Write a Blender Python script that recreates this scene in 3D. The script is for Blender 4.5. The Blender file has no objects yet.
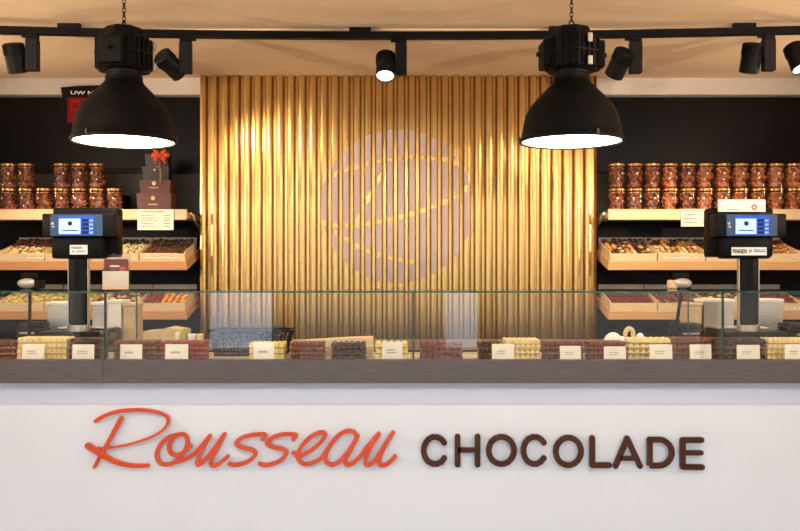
import bpy, bmesh, math, random
from mathutils import Vector, Matrix, Euler
random.seed(7)
PI = math.pi
S = bpy.context.scene
COL = S.collection

# ---------------------------------------------------------------- camera
EYE = 1.36; F = 900.0; HY = 275.0
cd = bpy.data.cameras.new('camera'); cam = bpy.data.objects.new('camera', cd); COL.objects.link(cam)
cam.location = (0, 0, EYE); cam.rotation_euler = (PI/2, 0, 0)
cd.sensor_width = 36; cd.lens = F/800*36; cd.shift_y = (HY-265.5)/800; cd.clip_start = 0.05
S.camera = cam
# ---------------------------------------------------------------- world, exposure
w = bpy.data.worlds.new('daylight'); S.world = w; w.use_nodes = True
bg = w.node_tree.nodes['Background']; bg.inputs[0].default_value = (0.88, 0.94, 1.0, 1); bg.inputs[1].default_value = 8.5
S.view_settings.view_transform = 'Standard'; S.view_settings.look = 'None'
S.view_settings.gamma = 1; S.view_settings.use_curve_mapping = False
S.view_settings.exposure = 0.0
PENDANT_E = 16.0      # glow of pendant diffusers
SPOT_W = 40.0; ADDED_UP_W = 370.0; FRONT_W = 25.0; FRONT_COL = (0.90, 0.95, 1.0)
SPOT_COL = (1.0, 0.78, 0.52)

def W(x, y, Z):
    return Vector(((x-400)/F*Z, Z, EYE+(HY-y)/F*Z))
def WX(x, Z): return (x-400)/F*Z
def WZ(y, Z): return EYE+(HY-y)/F*Z

# ---------------------------------------------------------------- materials
def new_mat(name):
    m = bpy.data.materials.new(name); m.use_nodes = True
    nt = m.node_tree; return m, nt, nt.nodes['Principled BSDF']
def mat(name, col, rough=0.5, metal=0.0, var=0.12, scale=(8, 8, 8), bump=0.0, col2=None, detail=3, coat=0.0, spec=None):
    m, nt, b = new_mat(name)
    tc = nt.nodes.new('ShaderNodeTexCoord'); mp = nt.nodes.new('ShaderNodeMapping'); mp.inputs['Scale'].default_value = scale
    n = nt.nodes.new('ShaderNodeTexNoise'); n.inputs['Detail'].default_value = detail
    nt.links.new(tc.outputs['Object'], mp.inputs[0]); nt.links.new(mp.outputs[0], n.inputs['Vector'])
    r = nt.nodes.new('ShaderNodeValToRGB'); nt.links.new(n.outputs['Fac'], r.inputs[0])
    c1 = tuple(c*(1-var) for c in col); c2 = col2 or tuple(min(1, c*(1+var)) for c in col)
    r.color_ramp.elements[0].position = 0.35; r.color_ramp.elements[1].position = 0.65
    r.color_ramp.elements[0].color = (*c1, 1); r.color_ramp.elements[1].color = (*c2, 1)
    nt.links.new(r.outputs[0], b.inputs['Base Color'])
    b.inputs['Roughness'].default_value = rough; b.inputs['Metallic'].default_value = metal
    if coat: b.inputs['Coat Weight'].default_value = coat; b.inputs['Coat Roughness'].default_value = 0.05
    if spec is not None: b.inputs['Specular IOR Level'].default_value = spec
    if bump:
        bp = nt.nodes.new('ShaderNodeBump'); bp.inputs['Strength'].default_value = bump; bp.inputs['Distance'].default_value = 0.002
        nt.links.new(n.outputs['Fac'], bp.inputs['Height']); nt.links.new(bp.outputs[0], b.inputs['Normal'])
    return m
def glow(name, col, e):
    m, nt, b = new_mat(name)
    b.inputs['Base Color'].default_value = (*[c*0.6 for c in col], 1)
    b.inputs['Specular IOR Level'].default_value = 0.15; b.inputs['Roughness'].default_value = 0.7
    b.inputs['Emission Color'].default_value = (*col, 1); b.inputs['Emission Strength'].default_value = e
    return m
def thin_glass(name, tint, ior=1.45, rough=0.0):
    m = bpy.data.materials.new(name); m.use_nodes = True; nt = m.node_tree; nt.nodes.clear()
    o = nt.nodes.new('ShaderNodeOutputMaterial'); mx = nt.nodes.new('ShaderNodeMixShader')
    t = nt.nodes.new('ShaderNodeBsdfTransparent'); g = nt.nodes.new('ShaderNodeBsdfGlossy'); f = nt.nodes.new('ShaderNodeFresnel')
    t.inputs[0].default_value = (*tint, 1); g.inputs['Roughness'].default_value = rough; f.inputs[0].default_value = ior
    ge = nt.nodes.new('ShaderNodeNewGeometry'); iv = nt.nodes.new('ShaderNodeMath'); iv.operation = 'SUBTRACT'; iv.inputs[0].default_value = 1.0
    ml = nt.nodes.new('ShaderNodeMath'); ml.operation = 'MULTIPLY'
    nt.links.new(ge.outputs['Backfacing'], iv.inputs[1]); nt.links.new(iv.outputs[0], ml.inputs[0]); nt.links.new(f.outputs[0], ml.inputs[1])
    nt.links.new(ml.outputs[0], mx.inputs[0]); nt.links.new(t.outputs[0], mx.inputs[1]); nt.links.new(g.outputs[0], mx.inputs[2])
    nt.links.new(mx.outputs[0], o.inputs[0]); return m

M = {}
M['ceiling'] = mat('ceiling_plaster', (0.90, 0.69, 0.47), 0.8, var=0.03, scale=(2, 2, 2))
M['fascia'] = mat('fascia_paint', (0.72, 0.64, 0.57), 0.7, var=0.03)
M['black_wall'] = mat('black_lacquer', (0.005, 0.005, 0.0065), 0.3, var=0.1, spec=0.13)
M['niche'] = mat('dark_niche', (0.045, 0.045, 0.04), 0.6, var=0.1)
M['plain_wall'] = mat('plain_wall', (0.62, 0.56, 0.48), 0.8, var=0.04)
M['floor'] = mat('floor_tile', (0.58, 0.56, 0.54), 0.5, var=0.1, scale=(3, 3, 3))
M['street'] = mat('street_paving', (0.12, 0.12, 0.12), 0.8, var=0.15, scale=(3, 3, 3))
M['gold'] = mat('gold_corrugated', (0.58, 0.36, 0.125), 0.23, metal=0.92, var=0.015, scale=(3, 3, 1))
M['mauve'] = mat('mauve_print', (0.50, 0.37, 0.33), 0.34, metal=0.3, var=0.03)
M['panel'] = mat('white_panel', (0.74, 0.785, 0.85), 0.35, var=0.01, scale=(1, 1, 1))
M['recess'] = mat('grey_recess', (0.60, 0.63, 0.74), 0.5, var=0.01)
M['ledge'] = mat('grey_brown_laminate', (0.095, 0.078, 0.078), 0.45, var=0.35, scale=(3, 30, 90), detail=6)
M['deck'] = mat('beige_deck', (0.50, 0.42, 0.30), 0.5, var=0.1)
M['work'] = mat('dark_worktop', (0.03, 0.03, 0.032), 0.35, var=0.1)
M['wood'] = mat('light_wood', (0.72, 0.43, 0.20), 0.5, var=0.1, scale=(2, 30, 60), detail=5)
M['wood_red'] = mat('tan_wood', (0.66, 0.33, 0.15), 0.5, var=0.1, scale=(2, 30, 60), detail=5)
M['wood_pale'] = mat('pale_wood', (0.78, 0.60, 0.35), 0.5, var=0.07, scale=(2, 30, 60), detail=5)
M['tray'] = mat('cream_tray', (0.78, 0.60, 0.36), 0.55, var=0.06, scale=(4, 20, 30))
M['tray_in'] = mat('grey_tray_back', (0.38, 0.34, 0.30), 0.6, var=0.06)
M['black'] = mat('black_enamel', (0.003, 0.003, 0.0038), 0.5, var=0.15, spec=0.09)
M['black_matte'] = mat('black_plastic', (0.004, 0.004, 0.0048), 0.5, var=0.15, spec=0.12)
M['grey_dark'] = mat('charcoal_plastic', (0.009, 0.009, 0.0105), 0.5, var=0.1, spec=0.14)
M['chain'] = mat('black_chain', (0.012, 0.012, 0.012), 0.4, metal=0.5)
M['steel'] = mat('brushed_steel', (0.62, 0.60, 0.56), 0.30, metal=0.85, var=0.06, scale=(2, 2, 60))
M['silver'] = mat('silver_plastic', (0.42, 0.41, 0.39), 0.4, metal=0.3, var=0.05)
M['reflector'] = mat('white_reflector', (0.9, 0.88, 0.82), 0.4)
M['diffuser'] = glow('lamp_diffuser', (1.0, 0.84, 0.60), PENDANT_E)
M['lens_on'] = glow('spot_lens', (1.0, 0.85, 0.62), 14.0)
M['lens_dim'] = glow('spot_lens_turned', (1.0, 0.85, 0.62), 6.0)
M['glass'] = thin_glass('clear_glass', (0.985, 0.992, 0.988), 1.72)
M['side_glass'] = thin_glass('side_glass', (0.975, 0.985, 0.98), 1.22)
M['jar_glass'] = thin_glass('jar_glass', (0.97, 0.965, 0.955), 1.35, 0.03)
M['glass_edge'] = mat('green_glass_edge', (0.015, 0.075, 0.05), 0.15, var=0.3, scale=(6, 6, 6))
M['acrylic'] = thin_glass('acrylic', (0.9, 0.9, 0.9), 1.45)
M['brass'] = mat('brass_lid', (0.50, 0.27, 0.09), 0.2, metal=0.85, var=0.2, scale=(30, 30, 30))
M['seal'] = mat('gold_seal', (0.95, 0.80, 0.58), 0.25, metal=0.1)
M['card'] = mat('cream_card', (0.93, 0.86, 0.68), 0.6, var=0.02)
M['white_card'] = mat('white_card', (0.85, 0.83, 0.80), 0.6, var=0.02)
M['ink'] = mat('grey_ink', (0.16, 0.13, 0.10), 0.7)
M['ink_pale'] = mat('pale_grey_ink', (0.38, 0.34, 0.28), 0.7)
M['orange'] = mat('orange_acrylic', (0.64, 0.058, 0.004), 0.22, var=0.03, coat=0.12)
M['choc_sign'] = mat('brown_acrylic', (0.062, 0.015, 0.005), 0.25, var=0.05, spec=0.3)
M['red_ribbon'] = mat('orange_ribbon', (0.75, 0.10, 0.01), 0.35, var=0.3, scale=(60, 60, 60))
M['red'] = mat('red_print', (0.55, 0.03, 0.02), 0.5)
M['gift'] = mat('brown_gift_box', (0.12, 0.030, 0.020), 0.4, var=0.1)
M['gift_dark'] = mat('dark_gift_box', (0.028, 0.012, 0.010), 0.4, var=0.1)
M['kraft'] = mat('kraft_board', (0.62, 0.45, 0.27), 0.7, var=0.06)
M['blue'] = mat('blue_print', (0.02, 0.09, 0.40), 0.5)
M['screen_blue'] = glow('screen_blue', (0.03, 0.09, 0.45), 1.0)
M['screen_pale'] = glow('screen_pale', (0.45, 0.72, 0.88), 0.8)
M['screen_row'] = glow('screen_row', (0.18, 0.35, 0.85), 1.0)
M['screen_dark'] = glow('screen_dark', (0.01, 0.02, 0.12), 0.8)
M['red_led'] = glow('red_display', (0.25, 0.003, 0.003), 0.3)
M['red_seg'] = glow('red_digits', (0.32, 0.02, 0.01), 0.35)
M['bezel'] = mat('blue_black_bezel', (0.02, 0.06, 0.15), 0.3)
CH = {'dark': (0.045, 0.014, 0.008), 'milk': (0.17, 0.048, 0.02), 'cream': (0.84, 0.66, 0.30), 'white': (0.90, 0.76, 0.42),
      'red': (0.12, 0.022, 0.014), 'orange': (0.80, 0.36, 0.07), 'yellow': (0.85, 0.68, 0.22), 'green': (0.42, 0.42, 0.08),
      'caramel': (0.62, 0.30, 0.09), 'reddish': (0.17, 0.038, 0.018), 'berry': (0.26, 0.03, 0.025)}
for k, c in CH.items(): M['ch_'+k] = mat(k+'_chocolate', c, 0.38, var=0.22, scale=(45, 45, 45), bump=0.3)

def fill_mat(name, dk, lt):
    m, nt, b = new_mat(name)
    tc = nt.nodes.new('ShaderNodeTexCoord'); v = nt.nodes.new('ShaderNodeTexVoronoi'); v.inputs['Scale'].default_value = 55
    r = nt.nodes.new('ShaderNodeValToRGB'); nt.links.new(tc.outputs['Object'], v.inputs['Vector'])
    sp = nt.nodes.new('ShaderNodeSeparateColor'); nt.links.new(v.outputs['Color'], sp.inputs[0]); nt.links.new(sp.outputs[0], r.inputs[0])
    r.color_ramp.elements[0].color = (*dk, 1); r.color_ramp.elements[1].color = (*lt, 1)
    nt.links.new(r.outputs[0], b.inputs['Base Color']); b.inputs['Roughness'].default_value = 0.3; return m
M['fill0'] = fill_mat('jar_chocolates_dark', (0.07, 0.016, 0.007), (0.60, 0.16, 0.05))
M['fill1'] = fill_mat('jar_chocolates_amber', (0.20, 0.04, 0.012), (0.95, 0.31, 0.07))

# ---------------------------------------------------------------- geometry helpers
def NB(): return bmesh.new()
def box(bm, c, s, rot=None, bev=0.0, mi=0):
    r = bmesh.ops.create_cube(bm, size=1); vs = r['verts']
    bmesh.ops.scale(bm, vec=s, verts=vs)
    if bev:
        es = list({e for v in vs for e in v.link_edges})
        q = bmesh.ops.bevel(bm, geom=es, offset=bev, segments=2, affect='EDGES', profile=0.5)
        vs = list({v for f in q['faces'] for v in f.verts} | {v for v in vs if v.is_valid})
    mt = Matrix.Translation(c) @ (rot.to_4x4() if rot is not None else Matrix())
    bmesh.ops.transform(bm, matrix=mt, verts=vs)
    if mi:
        for f in {f for v in vs for f in v.link_faces}: f.material_index = mi
    return vs
def bb(bm, x0, x1, y0, y1, z0, z1, bev=0.0, mi=0):
    return box(bm, ((x0+x1)/2, (y0+y1)/2, (z0+z1)/2), (abs(x1-x0), abs(y1-y0), abs(z1-z0)), None, bev, mi)
def cyl(bm, a, b, r, r2=None, n=16, caps=True):
    a = Vector(a); b = Vector(b); d = b-a
    q = bmesh.ops.create_cone(bm, cap_ends=caps, segments=n, radius1=r, radius2=r if r2 is None else r2, depth=d.length)
    mt = Matrix.Translation((a+b)/2) @ Vector((0, 0, 1)).rotation_difference(d.normalized()).to_matrix().to_4x4()
    bmesh.ops.transform(bm, matrix=mt, verts=q['verts']); return q['verts']
def lathe(bm, prof, n=48, c=(0, 0, 0)):
    rings = []
    for r, z in prof:
        if r < 1e-6: rings.append([bm.verts.new((c[0], c[1], c[2]+z))])
        else: rings.append([bm.verts.new((c[0]+r*math.cos(2*PI*i/n), c[1]+r*math.sin(2*PI*i/n), c[2]+z)) for i in range(n)])
    for A, B in zip(rings, rings[1:]):
        for i in range(n):
            j = (i+1) % n
            if len(A) == 1 and len(B) == 1: continue
            if len(A) == 1: bm.faces.new((A[0], B[j], B[i]))
            elif len(B) == 1: bm.faces.new((A[i], A[j], B[0]))
            else: bm.faces.new((A[i], A[j], B[j], B[i]))
def tube(bm, pts, r, n=8):
    pts = [Vector(p) for p in pts]
    for a, b in zip(pts, pts[1:]): cyl(bm, a, b, r, n=n)
    for p in pts[1:-1]:
        q = bmesh.ops.create_icosphere(bm, subdivisions=1, radius=r, matrix=Matrix.Translation(p))
def torus(bm, c, R, r, mt=None, n=16, m=6, sx=1.0):
    rings = []
    for i in range(n):
        a = 2*PI*i/n; ring = []
        for j in range(m):
            b = 2*PI*j/m
            p = Vector(((R+r*math.cos(b))*math.cos(a)*sx, (R+r*math.cos(b))*math.sin(a), r*math.sin(b)))
            if mt is not None: p = mt @ p
            ring.append(bm.verts.new(p+Vector(c)))
        rings.append(ring)
    for i in range(n):
        for j in range(m):
            bm.faces.new((rings[i][j], rings[(i+1) % n][j], rings[(i+1) % n][(j+1) % m], rings[i][(j+1) % m]))
def blob(bm, c, s, sub=1, rot=None):
    mt = Matrix.Translation(c) @ (rot.to_4x4() if rot is not None else Matrix()) @ Matrix.Diagonal((*s, 1))
    return bmesh.ops.create_icosphere(bm, subdivisions=sub, radius=1, matrix=mt)['verts']
def catmull(pts, k=8):
    P = [pts[0]] + list(pts) + [pts[-1]]; out = []
    for i in range(1, len(P)-2):
        p0, p1, p2, p3 = [Vector(p) for p in P[i-1:i+3]]
        for j in range(k):
            t = j/k
            out.append(0.5*((2*p1)+(p2-p0)*t+(2*p0-5*p1+4*p2-p3)*t*t+(3*p1-p0-3*p2+p3)*t**3))
    out.append(Vector(P[-1])); return out
def stroke(bm, pts, widths, y0, y1):
    """pts 2-D (X,Z) metres; a flat round-capped stroke standing between y0 (front) and y1."""
    n = len(pts)
    for i, p in enumerate(pts):
        wd = widths[i] if isinstance(widths, (list, tuple)) else widths
        e = (i+1)*1.6e-5
        if n < 12 or i in (0, n-1) or i % 2 == 0: cyl(bm, (p[0], y0-e+8e-6, p[1]), (p[0], y1, p[1]), wd/2, n=18)
        if i < n-1:
            q = pts[i+1]; w2 = widths[i+1] if isinstance(widths, (list, tuple)) else widths
            d = Vector((q[0]-p[0], q[1]-p[1])); L = d.length
            if L < 1e-6: continue
            nx, nz = -d[1]/L, d[0]/L
            c = []
            for yy in (y0-e, y1):
                for (a, ww) in ((p, wd), (q, w2)):
                    for s in (1, -1): c.append(bm.verts.new((a[0]+s*nx*ww/2, yy, a[1]+s*nz*ww/2)))
            for f in ((0, 1, 3, 2), (4, 6, 7, 5), (0, 2, 6, 4), (1, 5, 7, 3)): bm.faces.new([c[k] for k in f])
def build(name, bm, m, parent=None, smooth=False, loc=None, recalc=True):
    if recalc: bmesh.ops.recalc_face_normals(bm, faces=bm.faces)
    me = bpy.data.meshes.new(name); bm.to_mesh(me); bm.free()
    for q in (m if isinstance(m, (list, tuple)) else [m]): me.materials.append(M[q])
    if smooth:
        for p in me.polygons: p.use_smooth = True
        try: me.set_sharp_from_angle(angle=math.radians(35))
        except Exception: pass
    o = bpy.data.objects.new(name, me); COL.objects.link(o)
    if parent is not None: o.parent = parent
    if loc is not None: o.location = loc
    return o
def tag(o, label, cat=None, group=None, kind=None):
    if label: o['label'] = label
    if cat: o['category'] = cat
    if group: o['group'] = group
    if kind: o['kind'] = kind
    return o
def thing(name, label, cat, loc=(0, 0, 0), rz=0, group=None):
    o = bpy.data.objects.new(name, None); COL.objects.link(o); o.location = loc; o.rotation_euler = (0, 0, rz)
    o.empty_display_size = 0.05
    return tag(o, label, cat, group)
def struct(name, bm, m, smooth=False, label=None):
    o = build(name, bm, m, smooth=smooth); o['kind'] = 'structure'
    if label: o['label'] = label
    return o
def copy_tree(o, parent=None):
    c = o.copy(); COL.objects.link(c)
    if parent is not None: c.parent = parent
    for ch in list(o.children): copy_tree(ch, c)
    return c
def text(name, body, m, size_h, width, loc, parent, ext=0.0004, rot=(PI/2, 0, 0), align='CENTER'):
    cu = bpy.data.curves.new(name, 'FONT'); cu.body = body; cu.align_x = align; cu.align_y = 'CENTER'; cu.extrude = ext; cu.offset = 0.025; cu.resolution_u = 3
    t = bpy.data.objects.new(name+'_src', cu); COL.objects.link(t)
    bpy.context.view_layer.update()
    me = bpy.data.meshes.new_from_object(t.evaluated_get(bpy.context.evaluated_depsgraph_get()))
    COL.objects.unlink(t); bpy.data.objects.remove(t)
    xs = [v.co.x for v in me.vertices]; ys = [v.co.y for v in me.vertices]
    sx = width/(max(xs)-min(xs)); sy = size_h/(max(ys)-min(ys)); cx = (max(xs)+min(xs))/2; cy = (max(ys)+min(ys))/2
    for v in me.vertices: v.co.x = (v.co.x-cx)*sx; v.co.y = (v.co.y-cy)*sy
    me.materials.clear(); me.materials.append(M[m])
    o = bpy.data.objects.new(name, me); COL.objects.link(o); o.location = loc; o.rotation_euler = rot
    if parent is not None: o.parent = parent
    return o
def text_lines(bm, x0, x1, z0, z1, y, rows, seed=0, price=True):
    """short printed strokes standing for type too small to read"""
    rnd = random.Random(seed); h = (z1-z0)/rows
    for r in range(rows):
        z = z1-(r+0.5)*h; L = (x1-x0)
        a = x0; e = x0+L*(0.42+0.15*rnd.random()) if price else x1-L*0.25*rnd.random()
        while a < e:
            ww = min(e-a, L*(0.06+0.12*rnd.random())); bb(bm, a, a+ww, y-0.0003, y, z-h*0.2, z+h*0.2); a += ww+L*0.02
        if price: bb(bm, x1-L*0.2, x1, y-0.0003, y, z-h*0.2, z+h*0.2)

# ---------------------------------------------------------------- room shell
CZ = 2.45; BW = 5.06; SX = 3.0; FY = -2.5
bm = NB(); bb(bm, -SX-.1, SX+.1, FY, BW+.1, -0.1, 0); struct('floor', bm, 'floor')
bm = NB(); bb(bm, -SX-.1, SX+.1, FY-.1, BW+.1, CZ, CZ+.1); struct('ceiling', bm, 'ceiling')
bm = NB(); bb(bm, -SX, SX, BW, BW+.1, 0, CZ); struct('wall_back', bm, 'black_wall')
bm = NB(); bb(bm, -SX-.1, -SX, FY, BW, 0, CZ); struct('wall_left', bm, 'plain_wall')
bm = NB(); bb(bm, SX, SX+.1, FY, BW, 0, CZ); struct('wall_right', bm, 'plain_wall')
# shop front behind the viewer: sill, header and posts with three tall windows
bm = NB()
bb(bm, -SX, SX, FY-.1, FY, CZ-.12, CZ); bb(bm, -SX, SX, FY-.1, FY, 0, .25)
for x0, x1 in ((-3.0, -2.85), (-1.15, -0.95), (0.75, 0.95), (2.85, 3.0)): bb(bm, x0, x1, FY-.1, FY, .25, CZ-.12)
struct('wall_front', bm, 'plain_wall')
for i, (x0, x1) in enumerate(((-2.85, -1.15), (-0.95, 0.75), (0.95, 2.85))):
    bm = NB(); bb(bm, x0, x1, FY-.055, FY-.045, .25, CZ-.12)
    struct('window_%d' % (i+1), bm, 'glass')
bm = NB(); bb(bm, -12, 12, -22, FY-.1, -0.12, -0.02); struct('ground', bm, 'street')
M['pale_house'] = mat('pale_house', (0.80, 0.86, 0.95), 0.7, var=0.03)
M['plaster_house'] = mat('plaster_house', (0.45, 0.46, 0.46), 0.8, var=0.05)
M['brick'] = mat('brick_house', (0.20, 0.17, 0.15), 0.8, var=0.2)
for i, (x0, x1, m_, mu) in enumerate(((-12, -3.6, 'brick', 'plaster_house'), (-3.6, -2.42, 'pale_house', 'pale_house'), (-2.42, .85, 'brick', 'plaster_house'), (.85, 1.47, 'pale_house', 'pale_house'), (1.47, 12, 'brick', 'plaster_house'))):
    bm = NB(); bb(bm, x0, x1-.01, -13, -11, -.02, 1.25); bb(bm, x0, x1-.01, -13, -11.02, 1.251, 4.2+.2*(i % 2), mi=1)
    struct('wall_opposite.%03d' % i, bm, [m_, mu])
# side fascias (white bulkhead above the dark wall) and upper cupboards / niche backs
GX0, GX1 = WX(200, 4.9), WX(596.7, 4.9)
ft, fb = CZ, WZ(94.5, 4.98)
bm = NB(); bb(bm, -SX, GX0-.003, 4.98, BW, fb, ft); struct('trim_1', bm, 'fascia')
bm = NB(); bb(bm, GX1+.003, SX, 4.98, BW, fb, ft); struct('trim_2', bm, 'fascia')
nz1, nz0 = WZ(174, 5.05), 1.70
bm = NB(); bb(bm, -SX, GX0-.003, BW-.012, BW-.0005, nz0, nz1); struct('trim_3', bm, 'niche')
bm = NB(); bb(bm, GX1+.003, SX, BW-.012, BW-.0005, nz0, nz1); struct('trim_4', bm, 'niche')
bm = NB(); bb(bm, -SX, SX, 3.985, 3.995, CZ-.006, CZ-.0002); struct('trim_5', bm, 'ceiling')

# ---------------------------------------------------------------- gold corrugated wall
PITCH = (GX1-GX0)/36.0; DEP = 0.030; GY = 4.90
def prof_y(x):
    t = ((x-GX0)/PITCH) % 1.0
    if t < 0.48: return GY+.0012+.0018*(1-math.sin(PI*t/.48))
    if t < 0.63: return GY+.003+DEP*(t-0.48)/0.15
    if t < 0.85: return GY+.003+DEP
    return GY+.003+DEP*(1-(t-0.85)/0.15)
gw = thing('corrugated_wall_panel', 'tall gold corrugated metal wall panel with a round mauve emblem, between the two shelf bays', 'wall panel', ((GX0+GX1)/2, 5.0, 0))
def loc_(o): o.location = -gw.location; return o
bm = NB(); pts = []
for k in range(36):
    for t in (0.0, 0.06, 0.12, .18, .24, .30, .36, .42, 0.48, 0.63, 0.85): pts.append(GX0+(k+t)*PITCH)
pts.append(GX1)
va = [bm.verts.new((x, prof_y(x+1e-7) if x < GX1-1e-5 else GY+.003, 0.0)) for x in pts]
vb = [bm.verts.new((x, prof_y(x+1e-7) if x < GX1-1e-5 else GY+.003, CZ-.001)) for x in pts]
vc = [bm.verts.new((x, BW-.02, 0.0)) for x in pts]; vd = [bm.verts.new((x, BW-.02, CZ-.001)) for x in pts]
for i in range(len(pts)-1):
    bm.faces.new((va[i], va[i+1], vb[i+1], vb[i])); bm.faces.new((vb[i], vb[i+1], vd[i+1], vd[i])); bm.faces.new((va[i+1], va[i], vc[i], vc[i+1]))
    bm.faces.new((vc[i+1], vc[i], vd[i], vd[i+1]))
bm.faces.new((va[0], vb[0], vd[0], vc[0])); bm.faces.new((vb[-1], va[-1], vc[-1], vd[-1]))
loc_(build('corrugated_sheet', bm, 'gold', gw, True))
# emblem: printed disc with the flourish left in gold
EM = lambda u, v: (WX(300+u/2.655, 4.9), WZ(110+v/2.655, 4.9))
st = [[EM(*p) for p in [(92, 172), (150, 150), (220, 133), (300, 124), (370, 129), (420, 143), (452, 170), (450, 200), (405, 233), (340, 262), (270, 284), (200, 299), (120, 307), (45, 298)]],
      [EM(*p) for p in [(226, 160), (205, 190), (185, 225), (165, 265), (148, 308)]],
      [EM(*p) for p in [(55, 290), (100, 330), (160, 365), (220, 387), (300, 402)]]]
st = [[tuple(q) for q in catmull([Vector((a, b, 0)) for a, b in s], 6)] for s in st]
segs = [((a[0], a[1]), (b[0], b[1])) for s in st for a, b in zip(s, s[1:])]
ecx, ecz = WX(397.5, 4.9), WZ(206, 4.9); er = 76.5/F*4.9
def keep(x, z):
    if (x-ecx)**2+(z-ecz)**2 > er*er: return False
    for (a, b), (c, d) in segs:
        dx, dz = c-a, d-b; L = dx*dx+dz*dz
        t = max(0, min(1, ((x-a)*dx+(z-b)*dz)/L)) if L else 0
        if (x-a-t*dx)**2+(z-b-t*dz)**2 < (0.0125)**2: return False
    return True
bm = NB(); xs = []
for k in range(36):
    for t0, t1, n in ((0, .48, 8), (.48, .63, 2), (.63, .85, 3), (.85, 1, 2)):
        for i in range(n): xs.append(GX0+(k+t0+(t1-t0)*i/n)*PITCH)
xs.append(GX1); nzs = int(2*er/0.0045)+1; zs = [ecz-er+2*er*i/nzs for i in range(nzs+1)]
cache = {}
def gv(i, j):
    if (i, j) not in cache: cache[(i, j)] = bm.verts.new((xs[i], prof_y(xs[i]+1e-7)-0.0012, zs[j]))
    return cache[(i, j)]
for i in range(len(xs)-1):
    if abs((xs[i]+xs[i+1])/2-ecx) > er: continue
    for j in range(nzs):
        if ((xs[i]+xs[i+1])/2-GX0)/PITCH % 1.0 < .48 and keep((xs[i]+xs[i+1])/2, (zs[j]+zs[j+1])/2): bm.faces.new((gv(i, j), gv(i+1, j), gv(i+1, j+1), gv(i, j+1)))
o = loc_(build('emblem', bm, 'mauve', gw, True, recalc=False)); o['label'] = 'round mauve emblem with a gold script flourish'

# ---------------------------------------------------------------- serving counter
cn = thing('serving_counter', 'long white shop counter with a grey-brown laminate ledge carrying the shop lettering', 'counter', (0, 3.2, 0))
def cpart(name, x0, x1, y0, y1, z0, z1, m, bev=0.0):
    bm = NB(); bb(bm, x0, x1, y0-3.2, y1-3.2, z0, z1, bev); return build(name, bm, m, cn)
LZ0, LZ1 = WZ(383.3, 3.0), WZ(360, 3.0)
DZ = LZ1-.010
seam = WX(103, 3.0)
cpart('ledge', -2.9, seam-.0005, 3.0, 3.040, LZ0, LZ1, 'ledge', .0008)
cpart('ledge', seam+.0005, 2.9, 3.0, 3.040, LZ0, LZ1, 'ledge', .0008)
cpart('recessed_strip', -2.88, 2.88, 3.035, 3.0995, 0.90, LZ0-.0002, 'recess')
cpart('front_panel', -2.9, 2.9, 3.0, 3.034, 0.05, WZ(405.5, 3.0), 'panel', .002)
cpart('plinth', -2.85, 2.85, 3.05, 3.4, 0.0, 0.05, 'black_matte')
cpart('carcass', -2.88, 2.88, 3.10, 3.42, 0.05, DZ-.0205, 'recess')
cpart('display_deck', -2.88, 2.88, 3.0405, 3.42, DZ-.02, DZ, 'deck')
# worktop behind
wk = thing('work_counter', 'low dark work counter behind the glass display case', 'counter', (0, 3.7, 0))
bm = NB(); bb(bm, -2.9, 2.9, -.27, .3, 1.03, 1.075, .003); build('worktop', bm, 'work', wk)
bm = NB(); bb(bm, -2.88, 2.88, -.25, .28, 0.0, 1.03); build('carcass', bm, 'black_matte', wk)
WT = 1.075

# glass display case: four bays of front and top panes
gc = thing('glass_display_case', 'long clear glass case with green edges standing on the counter ledge', 'display case', (0, 3.2, DZ))
sx_ = [-2.05, WX(105, 3.03), WX(413.5, 3.03), WX(723, 3.03), 2.12]
gt = WZ(291, 3.02)
def pane(name, x0, x1, y0, y1, z0, z1, g='glass'):
    bm = NB(); bb(bm, x0, x1, y0-3.2, y1-3.2, z0-DZ, z1-DZ); bm.normal_update()
    d = [abs(x1-x0), abs(y1-y0), abs(z1-z0)]; thin = d.index(min(d))
    for f in bm.faces:
        if abs(f.normal[thin]) < 0.5: f.material_index = 1
    return build(name, bm, [g, 'glass_edge'], gc)
for a, b in zip(sx_, sx_[1:]):
    pane('front_pane', a+.0012, b-.0012, 3.024, 3.031, LZ1+.001, gt-.006)
    pane('top_pane', a+.0012, b-.0012, 3.018, 3.40, gt-.0055, gt)
for x in sx_:
    bm = NB(); bb(bm, x-.003, x+.003, 3.032-3.2, 3.036-3.2, .001, gt-.006-DZ); build('seam_strip', bm, 'glass_edge', gc)
for x in sx_[1:4]:
    pane('end_pane', x-.003, x+.003, 3.037, 3.395, DZ+.0005, gt-.006, 'side_glass')
for z in (WZ(347.5, 3.09), WZ(353.5, 3.09)):
    bm = NB(); cyl(bm, (-2.0, 3.088-3.2, z-DZ), (2.1, 3.088-3.2, z-DZ), .0009, n=6); build('reflection_line', bm, 'brass', gc)  # thin rods standing in for light lines reflected in the front glass

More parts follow.
